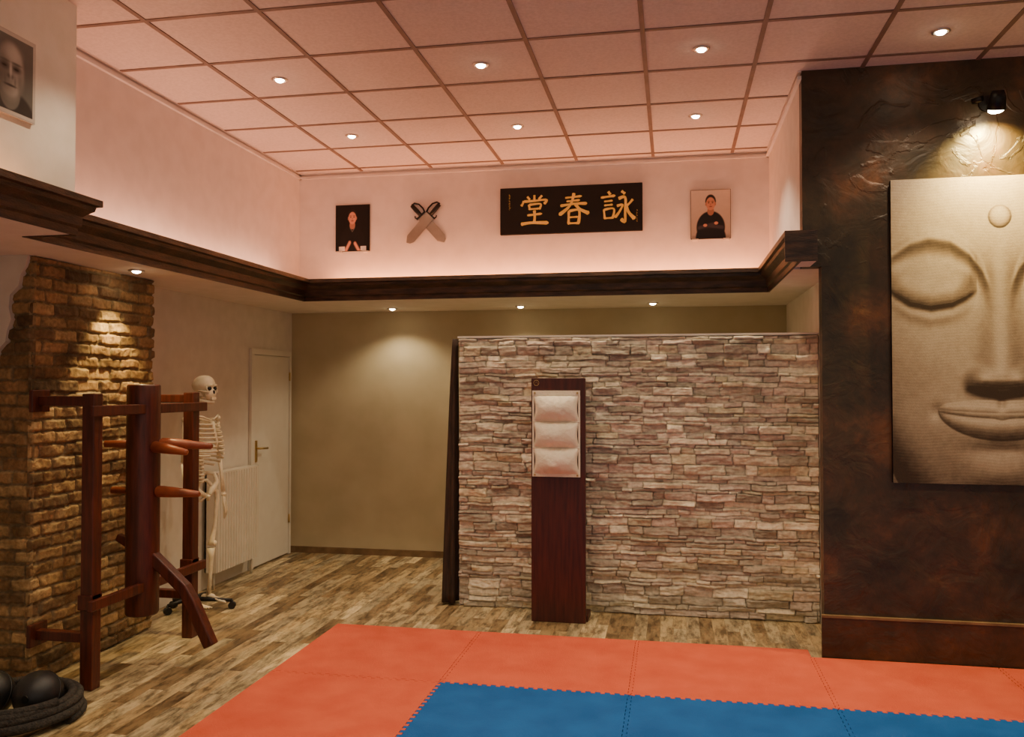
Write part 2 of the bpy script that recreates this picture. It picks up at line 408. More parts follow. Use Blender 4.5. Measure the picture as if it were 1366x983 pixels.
field('brick_face_room', (XB, YB0 - 0.02, 0), (0, 1, 0), (0, 0, 1), (1, 0, 0), YB1 - YB0 + 0.02, ZS, 190, 390, brick_fn(0), M['brick'], bp)
field('brick_face_front', (XB + 0.02, YB0, 0), (-1, 0, 0), (0, 0, 1), (0, -1, 0), 0.248, ZS, 50, 390, brick_fn(3.0), M['brick'], bp)

# ---------------------------------------------------------------- puzzle mats
def teeth(a, bq, amp, n):
    a = Vector(a); bq = Vector(bq); d = bq - a; L_ = d.length; d.normalize(); nr = Vector((-d.y, d.x))
    pts = []; p = L_ / n
    for i in range(n):
        s0 = i * p
        pts.append(a + d * (s0 + p * 0.06) + nr * (-amp)); pts.append(a + d * (s0 + p * 0.50) + nr * (-amp))
        pts.append(a + d * (s0 + p * 0.44) + nr * amp); pts.append(a + d * (s0 + p * 1.0) + nr * amp)
    return [(q.x, q.y) for q in pts]
XS = [-2.19, -1.22, -0.22, 0.79, 1.79, 2.79, 3.79]; YS = [5.32, 4.375, 3.39, 2.4, 1.4, 0.4]
def tile(i, j):
    x0, x1 = XS[i], XS[i + 1]; y1, y0 = YS[j], YS[j + 1]
    ytop = y1
    if j == 0 and x0 >= 0.7: ytop = 5.18
    def edge(p, q, inner):
        if not inner: return [p]
        rev = (p > q)
        A, B_ = (q, p) if rev else (p, q)
        pts = teeth(A, B_, 0.010, 20)[1:-1]
        if rev: pts = pts[::-1]
        return [p] + pts
    yr = 5.18 if j == 0 and x1 >= 0.7 else y1
    yl = 5.18 if j == 0 and x0 >= 0.7 else y1
    poly = []
    poly += edge((x0, y0), (x1, y0), j < len(YS) - 2)
    poly += edge((x1, y0), (x1, yr), i < len(XS) - 2)
    if yr != ytop: poly += [(x1, yr)]
    poly += edge((x1, ytop), (x0, ytop), j > 0)
    poly += edge((x0, yl), (x0, y0), i > 0)
    return poly
br_, bb_ = Bd(), Bd()
for i in range(len(XS) - 1):
    for j in range(len(YS) - 1):
        red = (i == 0 or j == 0 or i == len(XS) - 2)
        tg = br_ if red else bb_
        cx = (XS[i] + XS[i + 1]) / 2; cy = (YS[j] + YS[j + 1]) / 2
        k = 0.9965
        tg.prism([(cx + (x - cx) * k, cy + (y - cy) * k) for x, y in tile(i, j)], lambda a, c, d: (a, c, d), 0.001, 0.024)
br_.build('puzzle_mat', [M['matred']]); bb_.build('puzzle_mat.001', [M['matblue']])

# ---------------------------------------------------------------- lights
def spot(loc, target, e, size, blend=0.6, col=(1, 0.76, 0.46), parent=None, rad=0.03):
    l = bpy.data.lights.new('spot', 'SPOT'); l.energy = e; l.spot_size = math.radians(size); l.spot_blend = blend; l.color = col; l.shadow_soft_size = rad
    o = bpy.data.objects.new('lamp_spot', l); bpy.context.scene.collection.objects.link(o)
    o.location = loc; o.rotation_euler = (Vector(target) - Vector(loc)).to_track_quat('-Z', 'Y').to_euler()
    if parent: o.parent = parent
    return o
def downlight(x, y, z, e, size=110, r=0.035, tgt=None, col=(1, 0.81, 0.56)):
    b = Bd()
    ro = r * 1.35
    seg = 24
    prof_ = [(ro, 0.0), (ro, -0.006), (r, -0.009), (r * 0.8, -0.004)]
    vs = [(x + a * math.cos(2 * math.pi * k / seg), y + a * math.sin(2 * math.pi * k / seg), z + c) for a, c in prof_ for k in range(seg)]
    fs = [(i * seg + k, i * seg + (k + 1) % seg, (i + 1) * seg + (k + 1) % seg, (i + 1) * seg + k) for i in range(3) for k in range(seg)]
    b.add(vs, fs, 0, True)
    b.sph((x, y, z - 0.006), (r * 0.75, r * 0.75, r * 0.4), 1, 16, 8)
    o = b.build('recessed_downlight', [M['chrome'], M['bulb']])
    spot((x, y, z - 0.04), tgt or (x, y, 0), e, size, col=col, parent=o)
    return o
E = 44
for x in (-2.35, -1.09, 0.165):
    downlight(x, 5.94, ZC, 62 if x > -2 else 34)
for y in (4.76, 3.57, 2.38, 1.2):  # rows nearer than the first are out of view, added as fill light
    for x in (-2.35, -1.09, 0.165, 1.40, 2.65):
        downlight(x, y, ZC, E if x > -2 else 34)
for x, y in ((-2.49, 7.29), (-1.31, 7.29), (-0.16, 7.22)):
    downlight(x, y, ZS, 26, 130)
downlight(-3.20, 4.60, ZS, 60, 75, tgt=(-3.38, 4.6, 0), col=(1, 0.74, 0.3))
def strip(loc, sx, sy, e, col, tilt=(math.pi, 0, 0)):
    l = bpy.data.lights.new('cove_led', 'AREA'); l.shape = 'RECTANGLE'; l.size = sx; l.size_y = sy; l.energy = e; l.color = col
    o = bpy.data.objects.new('cove_led_strip', l); bpy.context.scene.collection.objects.link(o); o.location = loc; o.rotation_euler = tilt
    return o
LC = (1.0, 0.50, 0.34)
strip((-3.12, 5.1, 2.40), 0.04, 2.8, 12, LC)
strip((-1.1, 6.75, 2.40), 3.6, 0.04, 11, LC)
def strip_dir(loc, sx, sy, e, col, d):
    o = strip(loc, sx, sy, e, col)
    o.rotation_euler = Vector(d).to_track_quat('-Z', 'Y').to_euler(); return o
strip_dir((-1.1, 6.85, 2.46), 3.6, 0.03, 20, (1, 0.30, 0.06), (0, 0.6, 0.8))
strip_dir((-3.15, 5.15, 2.44), 0.03, 2.7, 5, (1, 0.36, 0.12), (0, 0, 1))
strip_dir((-2.80, 2.2, 2.43), 0.03, 2.2, 5, (1, 0.36, 0.12), (0, 0, 1))
strip((0.735, 6.0, 2.40), 0.03, 1.3, 3.5, LC)
w_ = bpy.data.worlds.new('World'); bpy.context.scene.world = w_; w_.use_nodes = True
w_.node_tree.nodes['Background'].inputs[0].default_value = (1.0, 0.85, 0.72, 1); w_.node_tree.nodes['Background'].inputs[1].default_value = 0.5

# wall spot fixture over Buddha
sp = empty('wall_spotlight')
b = Bd()
b.tube([(1.77, 5.209, 3.21), (1.77, 5.19, 3.21)], 0.045, 20)
b.tube([(1.77, 5.19, 3.21), (1.77, 5.08, 3.22), (1.77, 5.03, 3.20)], 0.009, 8)
b.tube([(1.765, 5.02, 3.225), (1.765, 5.03, 3.19), (1.765, 5.055, 3.13)], [0.03, 0.042, 0.05], 20)
b.tube([(1.70, 5.06, 3.20), (1.66, 5.10, 3.195)], 0.016, 10)
b.sph((1.765, 5.057, 3.127), (0.04, 0.04, 0.016), 1)
b.build('fixture', [M['blackm'], M['bulb']], sp)
spot((1.765, 5.045, 3.10), (1.78, 5.2, 2.87), 200, 120, 1.0, (1, 0.74, 0.24), sp, 0.02)

# ---------------------------------------------------------------- door / radiator
XD = XW + 0.002
b = Bd(); d0, d1, dz = 6.80, 7.58, 1.93
b.box(XD, XD + 0.025, d0, d0 + 0.05, 0.001, dz, 0); b.box(XD, XD + 0.025, d1 - 0.03, d1, 0.001, dz, 0); b.box(XD, XD + 0.025, d0 + 0.05, d1 - 0.03, dz - 0.05, dz, 0)
b.box(XD, XD + 0.014, d0 + 0.055, d1 - 0.035, 0.012, dz - 0.055, 0)
b.box(XD + 0.014, XD + 0.022, d0 + 0.085, d0 + 0.115, 0.93, 1.12, 1)
b.tube([(XW + 0.02, d0 + 0.1, 1.05), (XW + 0.065, d0 + 0.1, 1.05), (XW + 0.07, d0 + 0.12, 1.05), (XW + 0.07, d0 + 0.22, 1.045)], 0.009, 10, 1)
for z in (0.3, 1.65): b.tube([(XW + 0.026, d1 - 0.035, z), (XW + 0.026, d1 - 0.035, z + 0.08)], 0.008, 8, 1)
b.build('door_1', [M['doorw'], M['brass']])
b = Bd()
r0, r1, z0, z1 = 6.06, 6.74, 0.14, 0.92
xr = XW + 0.03
b.box(xr, xr + 0.10, r0, r1, z1 - 0.012, z1); b.box(xr, xr + 0.10, r0, r0 + 0.008, z0, z1); b.box(xr, xr + 0.10, r1 - 0.008, r1, z0, z1)
b.box(xr, xr + 0.012, r0, r1, z0, z1 - 0.01)
n = 16; pw = (r1 - r0 - 0.016) / n
for k in range(n):
    y = r0 + 0.008 + k * pw
    b.prism([(y, 0.084), (y + pw * 0.25, 0.104), (y + pw * 0.75, 0.104), (y + pw, 0.084), (y + pw, 0.076), (y, 0.076)], lambda a, c, d: (xr + c, a, d), z0, z1 - 0.012)
for y in (r0 + 0.1, r1 - 0.1): b.box(XW + 0.001, xr + 0.01, y, y + 0.03, 0.3, 0.8)
b.tube([(xr + 0.05, r1 - 0.03, z0 + 0.01), (xr + 0.05, r1 - 0.03, 0.0)], 0.009, 8)
b.tube([(xr + 0.05, r0 + 0.05, z0 + 0.01), (xr + 0.05, r0 + 0.05, 0.0)], 0.009, 8)
b.build('radiator', [M['rad']])

# ---------------------------------------------------------------- curtain
b = Bd(); nz_, nu_ = 30, 40; vs = []
for i in range(nz_ + 1):
    f = i / nz_; z = 1.95 - f * 1.93
    wd = 0.035 + 0.085 * f ** 0.8
    for k in range(nu_):
        th = 2 * math.pi * k / nu_
        r = 1 + 0.22 * math.sin(5 * th + 0.5 * math.sin(3 * f)) * (0.4 + 0.6 * f)
        vs.append((-1.575 - wd * 0.35 + wd * 0.5 * r * math.cos(th), 6.09 + (0.05 + .03 * f) * r * math.sin(th) - 0.02 * f, z))
fs = [(i * nu_ + k, (i + 1) * nu_ + k, (i + 1) * nu_ + (k + 1) % nu_, i * nu_ + (k + 1) % nu_) for i in range(nz_) for k in range(nu_)]
fs.append([k for k in range(nu_)]); fs.append([nz_ * nu_ + k for k in range(nu_)])
b.add(vs, fs, 0, True); b.tube([(-1.60, 6.1, 1.93), (-1.55, 6.1, 1.93)], 0.009, 8, 0)
b.build('curtain', [M['curtain']])

# ---------------------------------------------------------------- striking post with canvas wall bag
tp = empty('striking_post')
b = Bd(); x0, x1 = -0.95, -0.580; yf = 5.70
b.box(x0, x1, yf, yf + 0.045, 0.0, 1.655)
b.box(x1 - 0.06, x1 - 0.02, yf + 0.045, yf + 0.24, 0.0, 1.62); b.box(x0, x0 + 0.04, yf + 0.045, yf + 0.24, 0.0, 1.62)
b.box(x1 - 0.02, x1 + 0.012, yf + 0.046, yf + 0.24, 0.0, 0.04)
b.box(x0 + 0.04, x1 - 0.06, yf + 0.2, yf + 0.24, 0.0, 1.62)
b.build('post_board', [M['mahog']], tp, bevel=0.004)
b = Bd()
pts = [(x0 + 0.035 + 0.018 * math.cos(a), yf - 0.002, 1.622 + 0.018 * math.sin(a)) for a in np.linspace(0, 2 * math.pi, 25)]
b.tube(pts, 0.0016, 6, 0, cap=False); b.tube([(x0 + .025, yf - .002, 1.616), (x0 + .035, yf - .002, 1.631), (x0 + .045, yf - .002, 1.616)], 0.0016, 6, 0)
b.build('logo', [M['brass']], tp)
def bag(name, O, lu, lv):
    nu, nv = 60, 120; vs = []; fs = []
    for j in range(nv + 1):
        for i in range(nu + 1):
            u = i / nu; v = j / nv
            s = (v * 3) % 1.0 if v < 1 else 1.0
            pil = abs(math.sin(math.pi * s)) ** 0.6 if 0 < s < 1 else 0
            pu = max(0.0, math.sin(math.pi * u)) ** 0.45
            inset = 0.014 * math.sin(math.pi * s) if 0 < s < 1 else 0
            d = 0.008 + 0.072 * pil * pu + 0.020 * (float(fbm(np.array(u), np.array(v * 2), 5, 90, 3)) - .45) * pu * pil
            d += 0.004 * math.cos(u * 40) * max(0, 1 - 4 * min(s, 1 - s)) * pu
            uu = u * lu + (inset if u < 0.5 else -inset) * (abs(u - 0.5) * 2)
            vs.append((O[0] + uu, O[1] - d, O[2] + v * lv))
    W = nu + 1
    fs = [(j * W + i, j * W + i + 1, (j + 1) * W + i + 1, (j + 1) * W + i) for j in range(nv) for i in range(nu)]
    b = Bd(); b.add(vs, fs, 0, True)
    b.box(O[0] - 0.006, O[0] + lu + 0.006, O[1] - 0.014, O[1], O[2] + lv, O[2] + lv + 0.035, 0)
    b.box(O[0] - 0.006, O[0] + lu + 0.006, O[1] - 0.014, O[1], O[2] - 0.02, O[2] + 0.005, 0)
    b.box(O[0] - 0.006, O[0] + 0.006, O[1] - 0.010, O[1], O[2], O[2] + lv, 0); b.box(O[0] + lu - 0.006, O[0] + lu + 0.006, O[1] - 0.010, O[1], O[2], O[2] + lv, 0)
    for xx in (O[0] + 0.012, O[0] + lu - 0.012):
        for zz in (O[2] + lv + 0.018, O[2] - 0.008): b.tube([(xx, O[1] - 0.014, zz), (xx, O[1] - 0.020, zz)], 0.007, 12, 1)
    for k in (1, 2):
        b.tube([(O[0], O[1] - 0.011, O[2] + lv * k / 3), (O[0] + lu, O[1] - 0.011, O[2] + lv * k / 3)], 0.006, 8, 0)
    b.build(name, [M['canvas'], M['brass']], tp)
bag('canvas_bag', (-0.935, yf, 1.005), 0.315, 0.53)

# ---------------------------------------------------------------- wooden dummy
wd = empty('wooden_dummy')
b = Bd()
PX = -3.035
for y in (4.0, 4.94):
    b.box(PX - 0.036, PX + 0.036, y - 0.036, y + 0.036, 0.0, 1.56)
    for z in (1.52, 0.27):
        b.box(-3.355, PX - 0.036, y - 0.025, y + 0.025, z - 0.026, z + 0.026)
        b.box(-3.37, -3.345, y - 0.065, y + 0.065, z - 0.06, z + 0.06)
    b.box(PX - 0.046, PX + 0.036, y - 0.046, y + 0.046, 0.42, 0.50)
for z in (1.468, 0.45):
    b.box(PX + 0.036, PX + 0.066, 3.92, 5.02, z - 0.028, z + 0.028)
b.build('frame', [M['redwood']], wd, bevel=0.005)
b = Bd(); TX = -3.03; TY = 4.435
zz = [0.28, 0.29, 0.55, 1.0, 1.5, 1.60, 1.61]
b.tube([(TX, TY, z) for z in zz], [0.086, 0.092, 0.093, 0.093, 0.093, 0.092, 0.086], 28)
b.build('trunk', [M['redwood']], wd)
b = Bd()
def arm(zc, dy, rise):
    pts = [Vector((TX - 0.20, TY - dy * 0.55, zc)), Vector((TX - 0.09, TY - dy * 0.25, zc)), Vector((TX + 0.085, TY + dy * 0.2, zc)), Vector((TX + 0.10, TY + dy * 0.25, zc)), Vector((TX + 0.20, TY + dy * .6, zc - rise * .3)), Vector((TX + 0.355, TY + dy, zc - rise)), Vector((TX + 0.362, TY + dy, zc - rise))]
    b.tube(pts, [0.02, 0.021, 0.022, 0.034, 0.030, 0.017, 0.010], 16)
arm(1.265, 0.13, 0.02); arm(1.25, -0.13, 0.02); arm(0.99, 0.0, 0.01)
b.build('arms', [M['redwoodh']], wd)
b = Bd()
b.tube([(TX - 0.16, TY, 0.72), (TX + 0.06, TY, 0.62), (TX + 0.27, TY, 0.44), (TX + 0.32, TY, 0.36), (TX + 0.44, TY, 0.12)], [0.03, 0.046, 0.046, 0.048, 0.046], 4, smooth=False)
b.build('leg', [M['redwood']], wd, bevel=0.008)

# ---------------------------------------------------------------- skeleton
def skeleton():
    S = empty('anatomical_skeleton')
    b = Bd()
    def skull(x, y, z):
        if z < -0.3 and x < 0.0: z = -0.3 + (z + 0.3) * 0.4
        if x > 0.55: x = 0.55 + (x - 0.55) * 0.5
        return (x, y * (1.0 if z > -0.1 else 0.85), z)
    b.sph((0.01, 0, 1.60), (0.092, 0.07, 0.078), 0, 24, 16, skull)
    b.sph((0.062, 0, 1.545), (0.035, 0.048, 0.045), 0)
    b.tube([(-0.005, 0.052, 1.55), (0.0, 0.05, 1.508), (0.05, 0.032, 1.488), (0.088, 0, 1.486), (0.05, -0.032, 1.488), (0.0, -0.05, 1.508), (-0.005, -0.052, 1.55)], [0.010, 0.011, 0.013, 0.014, 0.013, 0.011, 0.010], 8, up=(0, 0, 1))
    for s in (-1, 1):
        b.sph((0.076, 0.028 * s, 1.583), (0.016, 0.018, 0.016), 1)
        b.tube([(0.085, 0.045 * s, 1.56), (0.05, 0.062 * s, 1.563), (0.01, 0.062 * s, 1.567)], 0.007, 6)
        b.tube([(0.085, 0.010 * s, 1.605), (0.088, 0.03 * s, 1.606), (0.075, 0.05 * s, 1.596)], 0.008, 6)
        b.tube([(0.075, 0.052 * s, 1.60), (0.073, 0.053 * s, 1.58), (0.08, 0.045 * s, 1.56)], 0.007, 6)
    b.sph((0.093, 0, 1.557), (0.007, 0.011, 0.015), 1)
    b.box(0.083, 0.097, -0.022, 0.022, 1.503, 1.523, 0)
    sp_ = []
    for i in range(25):
        f = i / 24; z = 1.52 - f * 0.60
        x = -0.03 + 0.02 * math.sin(f * 2 * math.pi * 1.0 + 2.4) - (0.03 * math.sin(math.pi * min(1, f * 1.5)))
        sp_.append((x, z)); r = 0.012 + 0.010 * f
        b.tube([(x, 0, z - 0.009), (x, 0, z + 0.009)], r, 10)
        b.tube([(x, 0, z), (x - 0.035, 0, z - 0.012)], [0.006, 0.004], 6)
    b.tube([(x, 0, z) for x, z in sp_], 0.009, 8)
    for i in range(11):
        z = 1.37 - i * 0.031; f = i / 10
        wdt = 0.075 + 0.065 * math.sin(math.pi * (0.15 + 0.6 * f)); dep = 0.06 + 0.055 * math.sin(math.pi * (0.1 + 0.62 * f))
        for s in (-1, 1):
            pts = []
            end = 1.0 if i < 7 else (0.88 - 0.14 * (i - 7))
            for k in range(15):
                a = math.pi * (k / 14) * end
                pts.append((0.015 - math.cos(a) * dep, s * wdt * math.sin(a) ** 0.85 + s * 0.008, z - 0.055 * math.sin(a / 2) + 0.02 * (1 - math.cos(a)) * 0.3))
            b.tube(pts, 0.0052, 6, flat=1.5)
    b.tube([(0.082, 0, 1.345), (0.10, 0, 1.28), (0.118, 0, 1.20), (0.118, 0, 1.16)], [0.016, 0.012, 0.013, 0.006], 8)
    for s in (-1, 1):
        b.tube([(0.075, 0.015 * s, 1.36), (0.06, 0.08 * s, 1.385), (0.0, 0.165 * s, 1.39)], 0.007, 6)
        b.add([(-0.075, 0.06 * s, 1.37), (-0.03, 0.165 * s, 1.37), (-0.07, 0.075 * s, 1.22), (-0.085, 0.06 * s, 1.37), (-0.04, 0.165 * s, 1.37), (-0.082, 0.075 * s, 1.22)],
              [(0, 1, 2), (3, 5, 4), (0, 3, 4, 1), (1, 4, 5, 2), (2, 5, 3, 0)])
        b.sph((-0.01, 0.175 * s, 1.365), 0.022)
        b.tube([(-0.01, 0.178 * s, 1.36), (-0.01, 0.185 * s, 1.2), (-0.005, 0.19 * s, 1.07)], [0.013, 0.010, 0.018], 10)
        b.tube([(0.0, 0.178 * s, 1.06), (0.02, 0.18 * s, 0.95), (0.035, 0.178 * s, 0.83)], [0.010, 0.007, 0.010], 8)
        b.tube([(-0.005, 0.20 * s, 1.06), (0.012, 0.205 * s, 0.95), (0.035, 0.2 * s, 0.83)], [0.012, 0.007, 0.008], 8)
        b.sph((0.037, 0.19 * s, 0.81), (0.018, 0.022, 0.014))
        for k in range(5):
            yy = 0.168 + 0.011 * k; L_ = [0.07, 0.105, 0.115, 0.105, 0.09][k]
            xo = 0.055 if k == 0 else 0.04
            b.tube([(0.04, s * (0.185 + 0.003 * (k - 2)), 0.80), (xo, s * yy, 0.745), (xo + 0.012, s * yy, 0.745 - L_ * 0.5), (xo + 0.005, s * yy, 0.745 - L_)], [0.005, 0.0055, 0.0045, 0.003], 6)
        pts = [(-0.06, 0.02 * s, 0.91), (-0.05, 0.09 * s, 0.975), (0.0, 0.13 * s, 0.965), (0.035, 0.115 * s, 0.91), (0.02, 0.085 * s, 0.86), (0.045, 0.02 * s, 0.825)]
        b.tube(pts, [0.02, 0.016, 0.015, 0.017, 0.028, 0.014], 8)
        b.tube([(-0.055, 0.03 * s, 0.92), (-0.03, 0.085 * s, 0.92), (0.02, 0.09 * s, 0.88)], [0.02, 0.028, 0.025], 8, flat=0.5)
        b.tube([(0.015, 0.08 * s, 0.86), (-0.02, 0.065 * s, 0.80), (0.02, 0.04 * s, 0.79), (0.045, 0.015 * s, 0.825)], [0.018, 0.015, 0.011, 0.012], 8)
        b.sph((0.01, 0.105 * s, 0.865), 0.024)
        b.tube([(0.01, 0.105 * s, 0.865), (0.0, 0.15 * s, 0.835), (0.012, 0.145 * s, 0.78), (0.02, 0.12 * s, 0.62), (0.01, 0.10 * s, 0.49), (0.005, 0.098 * s, 0.455)], [0.012, 0.021, 0.017, 0.013, 0.020, 0.030], 10)
        b.sph((0.035, 0.098 * s, 0.47), (0.012, 0.018, 0.02))
        b.tube([(0.005, 0.095 * s, 0.435), (0.01, 0.092 * s, 0.38), (0.0, 0.092 * s, 0.22), (-0.01, 0.09 * s, 0.105)], [0.030, 0.017, 0.012, 0.018], 10)
        b.tube([(-0.015, 0.12 * s, 0.42), (-0.02, 0.122 * s, 0.25), (-0.018, 0.112 * s, 0.095)], [0.009, 0.006, 0.010], 8)
        b.sph((-0.045, 0.095 * s, 0.08), (0.032, 0.02, 0.022)); b.sph((0.005, 0.095 * s, 0.09), (0.035, 0.024, 0.018))
        for k in range(5):
            yy = (0.075 + 0.013 * k)
            b.tube([(0.02, s * (0.085 + 0.006 * k), 0.085), (0.09 - 0.006 * k, s * yy, 0.068), (0.15 - 0.013 * k, s * yy, 0.060)], [0.009, 0.006, 0.005], 6)
    b.sph((-0.055, 0, 0.90), (0.02, 0.045, 0.055))
    R = Matrix.Translation((-3.29, 5.50, 0.0)) @ Matrix.Rotation(math.radians(-8), 4, 'Z')
    b.build('bones', [M['bone'], M['black']], S, xf=R)
    b = Bd()
    b.tube([(-0.10, 0, 0.07), (-0.10, 0, 1.0), (-0.095, 0, 1.50), (-0.03, 0, 1.52)], 0.008, 8, 1)
    b.tube([(-0.10, 0, 0.92), (-0.05, 0, 0.91)], 0.008, 8, 1)
    b.tube([(-0.10, 0, 0.05), (-0.10, 0, 0.12)], 0.025, 12, 0)
    for k in range(5):
        a = 2 * math.pi * k / 5 + 0.5; dx, dy = math.cos(a), math.sin(a); Rr = 0.29 if dx > -0.3 else 0.16
        b.tube([(-0.10, 0, 0.085), (-0.10 + dx * Rr, dy * Rr, 0.062)], [0.018, 0.012], 8, 0)
        cx, cy = -0.10 + dx * Rr, dy * Rr
        b.tube([(cx - dy * 0.018, cy + dx * 0.018, 0.026), (cx + dy * 0.018, cy - dx * 0.018, 0.026)], 0.026, 14, 0)
        b.tube([(cx, cy, 0.03), (cx, cy, 0.065)], 0.008, 8, 0)
    b.build('stand', [M['black'], M['chrome']], S, xf=R)
skeleton()

# ---------------------------------------------------------------- rope + balls
b = Bd(); pts = []
cx, cy = -3.10, 3.56
for k in range(0, 252):
    a = 2 * math.pi * k / 42; lay = k / 42
    base_r = [0.285, 0.243, 0.282, 0.246, 0.276, 0.25, 0.25]
    l0 = int(lay); f = lay - l0; rr = base_r[l0] * (1 - f) + base_r[min(l0 + 1, 6)] * f + 0.008 * math.sin(1.7 * a)
    z = 0.022 + 0.016 * lay
    pts.append((cx + rr * math.cos(a), cy + rr * math.sin(a), z))
b.tube(pts, 0.021, 10)
b.build('battle_rope', [M['rope']])
for (x, y) in ((-3.01, 3.60), (-3.245, 3.56)):
    b = Bd(); b.sph((x, y, 0.112), 0.112, 0, 32, 20)
    b.tube([(x + 0.1125 * math.cos(a), y + 0.1125 * math.sin(a) * 0.5, 0.112 + 0.1125 * math.sin(a) * 0.866) for a in np.linspace(0, 2 * math.pi, 40)], 0.0022, 6, 0, cap=False)
    b.tube([(x + .02, y - 0.105, 0.13), (x + .021, y - 0.113, 0.131)], 0.016, 12, 1)
    b.build('medicine_ball', [M['black'], M['blackm']])

# ---------------------------------------------------------------- painted panels
def segd(px, py, pts):
    d = np.full(px.shape, 1e9)
    for (ax, ay), (bx, by) in zip(pts[:-1], pts[1:]):
        vx, vy = bx - ax, by - ay; t = np.clip(((px - ax) * vx + (py - ay) * vy) / (vx * vx + vy * vy + 1e-9), 0, 1)
        d = np.minimum(d, np.hypot(px - ax - t * vx, py - ay - t * vy))
    return d
def smoothc(pts, n=8):
    P = [Vector(p) for p in pts]; out = []
    for i in range(len(P) - 1):
        p0, p1, p2, p3 = P[max(i - 1, 0)], P[i], P[i + 1], P[min(i + 2, len(P) - 1)]
        for k in range(n):
            t = k / n
            out.append(tuple(0.5 * ((2 * p1) + (p2 - p0) * t + (2 * p0 - 5 * p1 + 4 * p2 - p3) * t * t + (3 * p1 - p0 - 3 * p2 + p3) * t ** 3)))
    out.append(tuple(P[-1])); return out
BX0, BX1, BZ0, BZ1 = 1.245, 2.40, 1.046, 2.79
def buddha(u, v):
    X = 1190 + u / 0.00395; q = 240 + ((BZ1 - BZ0) - v) / 0.00432
    raw = X - 1336; p = 1336 - np.abs(raw); dxm = np.abs(raw)
    G = lambda x, y, sx, sy: np.exp(-((p - x) / sx) ** 2 - ((q - y) / sy) ** 2)
    r2 = ((p - 1336) / 178) ** 2 + ((q - 420) / 310) ** 2
    h = 75 * np.sqrt(np.clip(1.15 - r2, 0.02, None))
    xs = np.array([1160, 1190, 1215, 1240, 1270, 1295, 1312, 1322, 1336.]); ys = np.array([362, 340, 325, 318, 323, 340, 362, 385, 400.])
    yb = np.interp(p, xs, ys); db = q - yb
    h += 5.5 * np.exp(-(db / 9.0) ** 2) * sst(1328, 1300, p)
    h -= 7 * np.exp(-((db - 24) / 16) ** 2) * sst(1326, 1290, p)
    h -= 9 * G(1305, 380, 15, 26)
    xl = np.array([1180, 1195, 1215, 1243, 1272, 1290, 1304.]); yl_ = np.array([378, 390, 402, 408, 404, 396, 388.])
    ylash = np.interp(p, xl, yl_); dome = np.clip(1 - ((p - 1243) / 62) ** 2, 0, 1)
    above = (ylash - q)
    lidf = np.where(above >= 0, np.exp(-((above - 14) / 24.0) ** 2), np.exp(-(14 / 24.0) ** 2) * np.exp(-((above) / 7) ** 2))
    h += 16 * dome ** 0.7 * lidf
    h += 4 * dome * np.exp(-((above + 17) / 9.0) ** 2)
    tq = np.clip((q - 345) / 155, 0, 1); A = (5 + 25 * tq ** 1.4) * sst(536, 506, q) * sst(290, 370, q); wn = 15 + 14 * tq
    h += A * np.exp(-(dxm / wn) ** 2.2)
    h += 14 * np.exp(-(((p - 1305) / 15) ** 2 + ((q - 507) / 14) ** 2) ** 1.2)
    h += 6 * G(1238, 470, 50, 50)
    h += 8 * G(1336, 565, 66, 44)
    h -= 3 * G(1336, 537, 5, 9)
    tw = np.sqrt(np.clip(1 - (dxm / 84) ** 2, 0, 1)); ymid = 555 - 7 * (dxm / 84) ** 2
    bow = 1 - 0.25 * np.exp(-(dxm / 8) ** 2)
    hu = np.clip(1 - ((q - (ymid - 9 * tw * bow)) / (11 * tw + 1)) ** 2, 0, 1); h += 6 * tw * hu
    hl = np.clip(1 - ((q - (ymid + 14 * tw)) / (17 * tw + 1)) ** 2, 0, 1); h += 9 * tw * hl
    h -= 5 * G(1336, 600, 40, 10); h -= 4 * G(1250, 550, 9, 11)
    h += 12 * G(1336, 632, 44, 22)
    rb = np.hypot(p - 1336, q - 293); h += 7 * np.sqrt(np.clip(1 - (rb / 15) ** 2, 0, 1))
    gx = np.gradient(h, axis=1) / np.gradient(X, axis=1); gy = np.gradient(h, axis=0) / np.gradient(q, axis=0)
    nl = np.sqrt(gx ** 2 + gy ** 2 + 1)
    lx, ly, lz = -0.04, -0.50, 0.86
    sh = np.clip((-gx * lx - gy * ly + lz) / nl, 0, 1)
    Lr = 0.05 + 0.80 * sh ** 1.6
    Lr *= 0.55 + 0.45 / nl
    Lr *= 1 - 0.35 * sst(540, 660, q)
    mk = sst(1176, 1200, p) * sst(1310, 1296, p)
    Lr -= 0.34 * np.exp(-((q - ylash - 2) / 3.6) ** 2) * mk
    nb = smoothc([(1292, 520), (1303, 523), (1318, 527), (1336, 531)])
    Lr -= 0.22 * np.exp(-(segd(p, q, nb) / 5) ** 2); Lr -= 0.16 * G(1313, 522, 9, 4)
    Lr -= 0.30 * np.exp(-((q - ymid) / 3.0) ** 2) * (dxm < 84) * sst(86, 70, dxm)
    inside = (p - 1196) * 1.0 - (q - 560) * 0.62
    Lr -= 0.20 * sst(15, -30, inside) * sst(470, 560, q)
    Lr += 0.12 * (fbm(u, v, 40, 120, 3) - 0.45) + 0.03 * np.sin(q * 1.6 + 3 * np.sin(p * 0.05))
    Lr = np.clip(Lr, 0.04, 1)
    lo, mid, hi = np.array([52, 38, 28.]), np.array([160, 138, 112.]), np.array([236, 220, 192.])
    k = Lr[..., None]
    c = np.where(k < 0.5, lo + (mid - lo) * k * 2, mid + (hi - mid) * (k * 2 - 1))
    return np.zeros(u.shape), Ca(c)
b = Bd(); b.box(BX0, BX1, 5.180, 5.209, BZ0, BZ1); bc = b.build('buddha_wall_picture', [M['sign']])
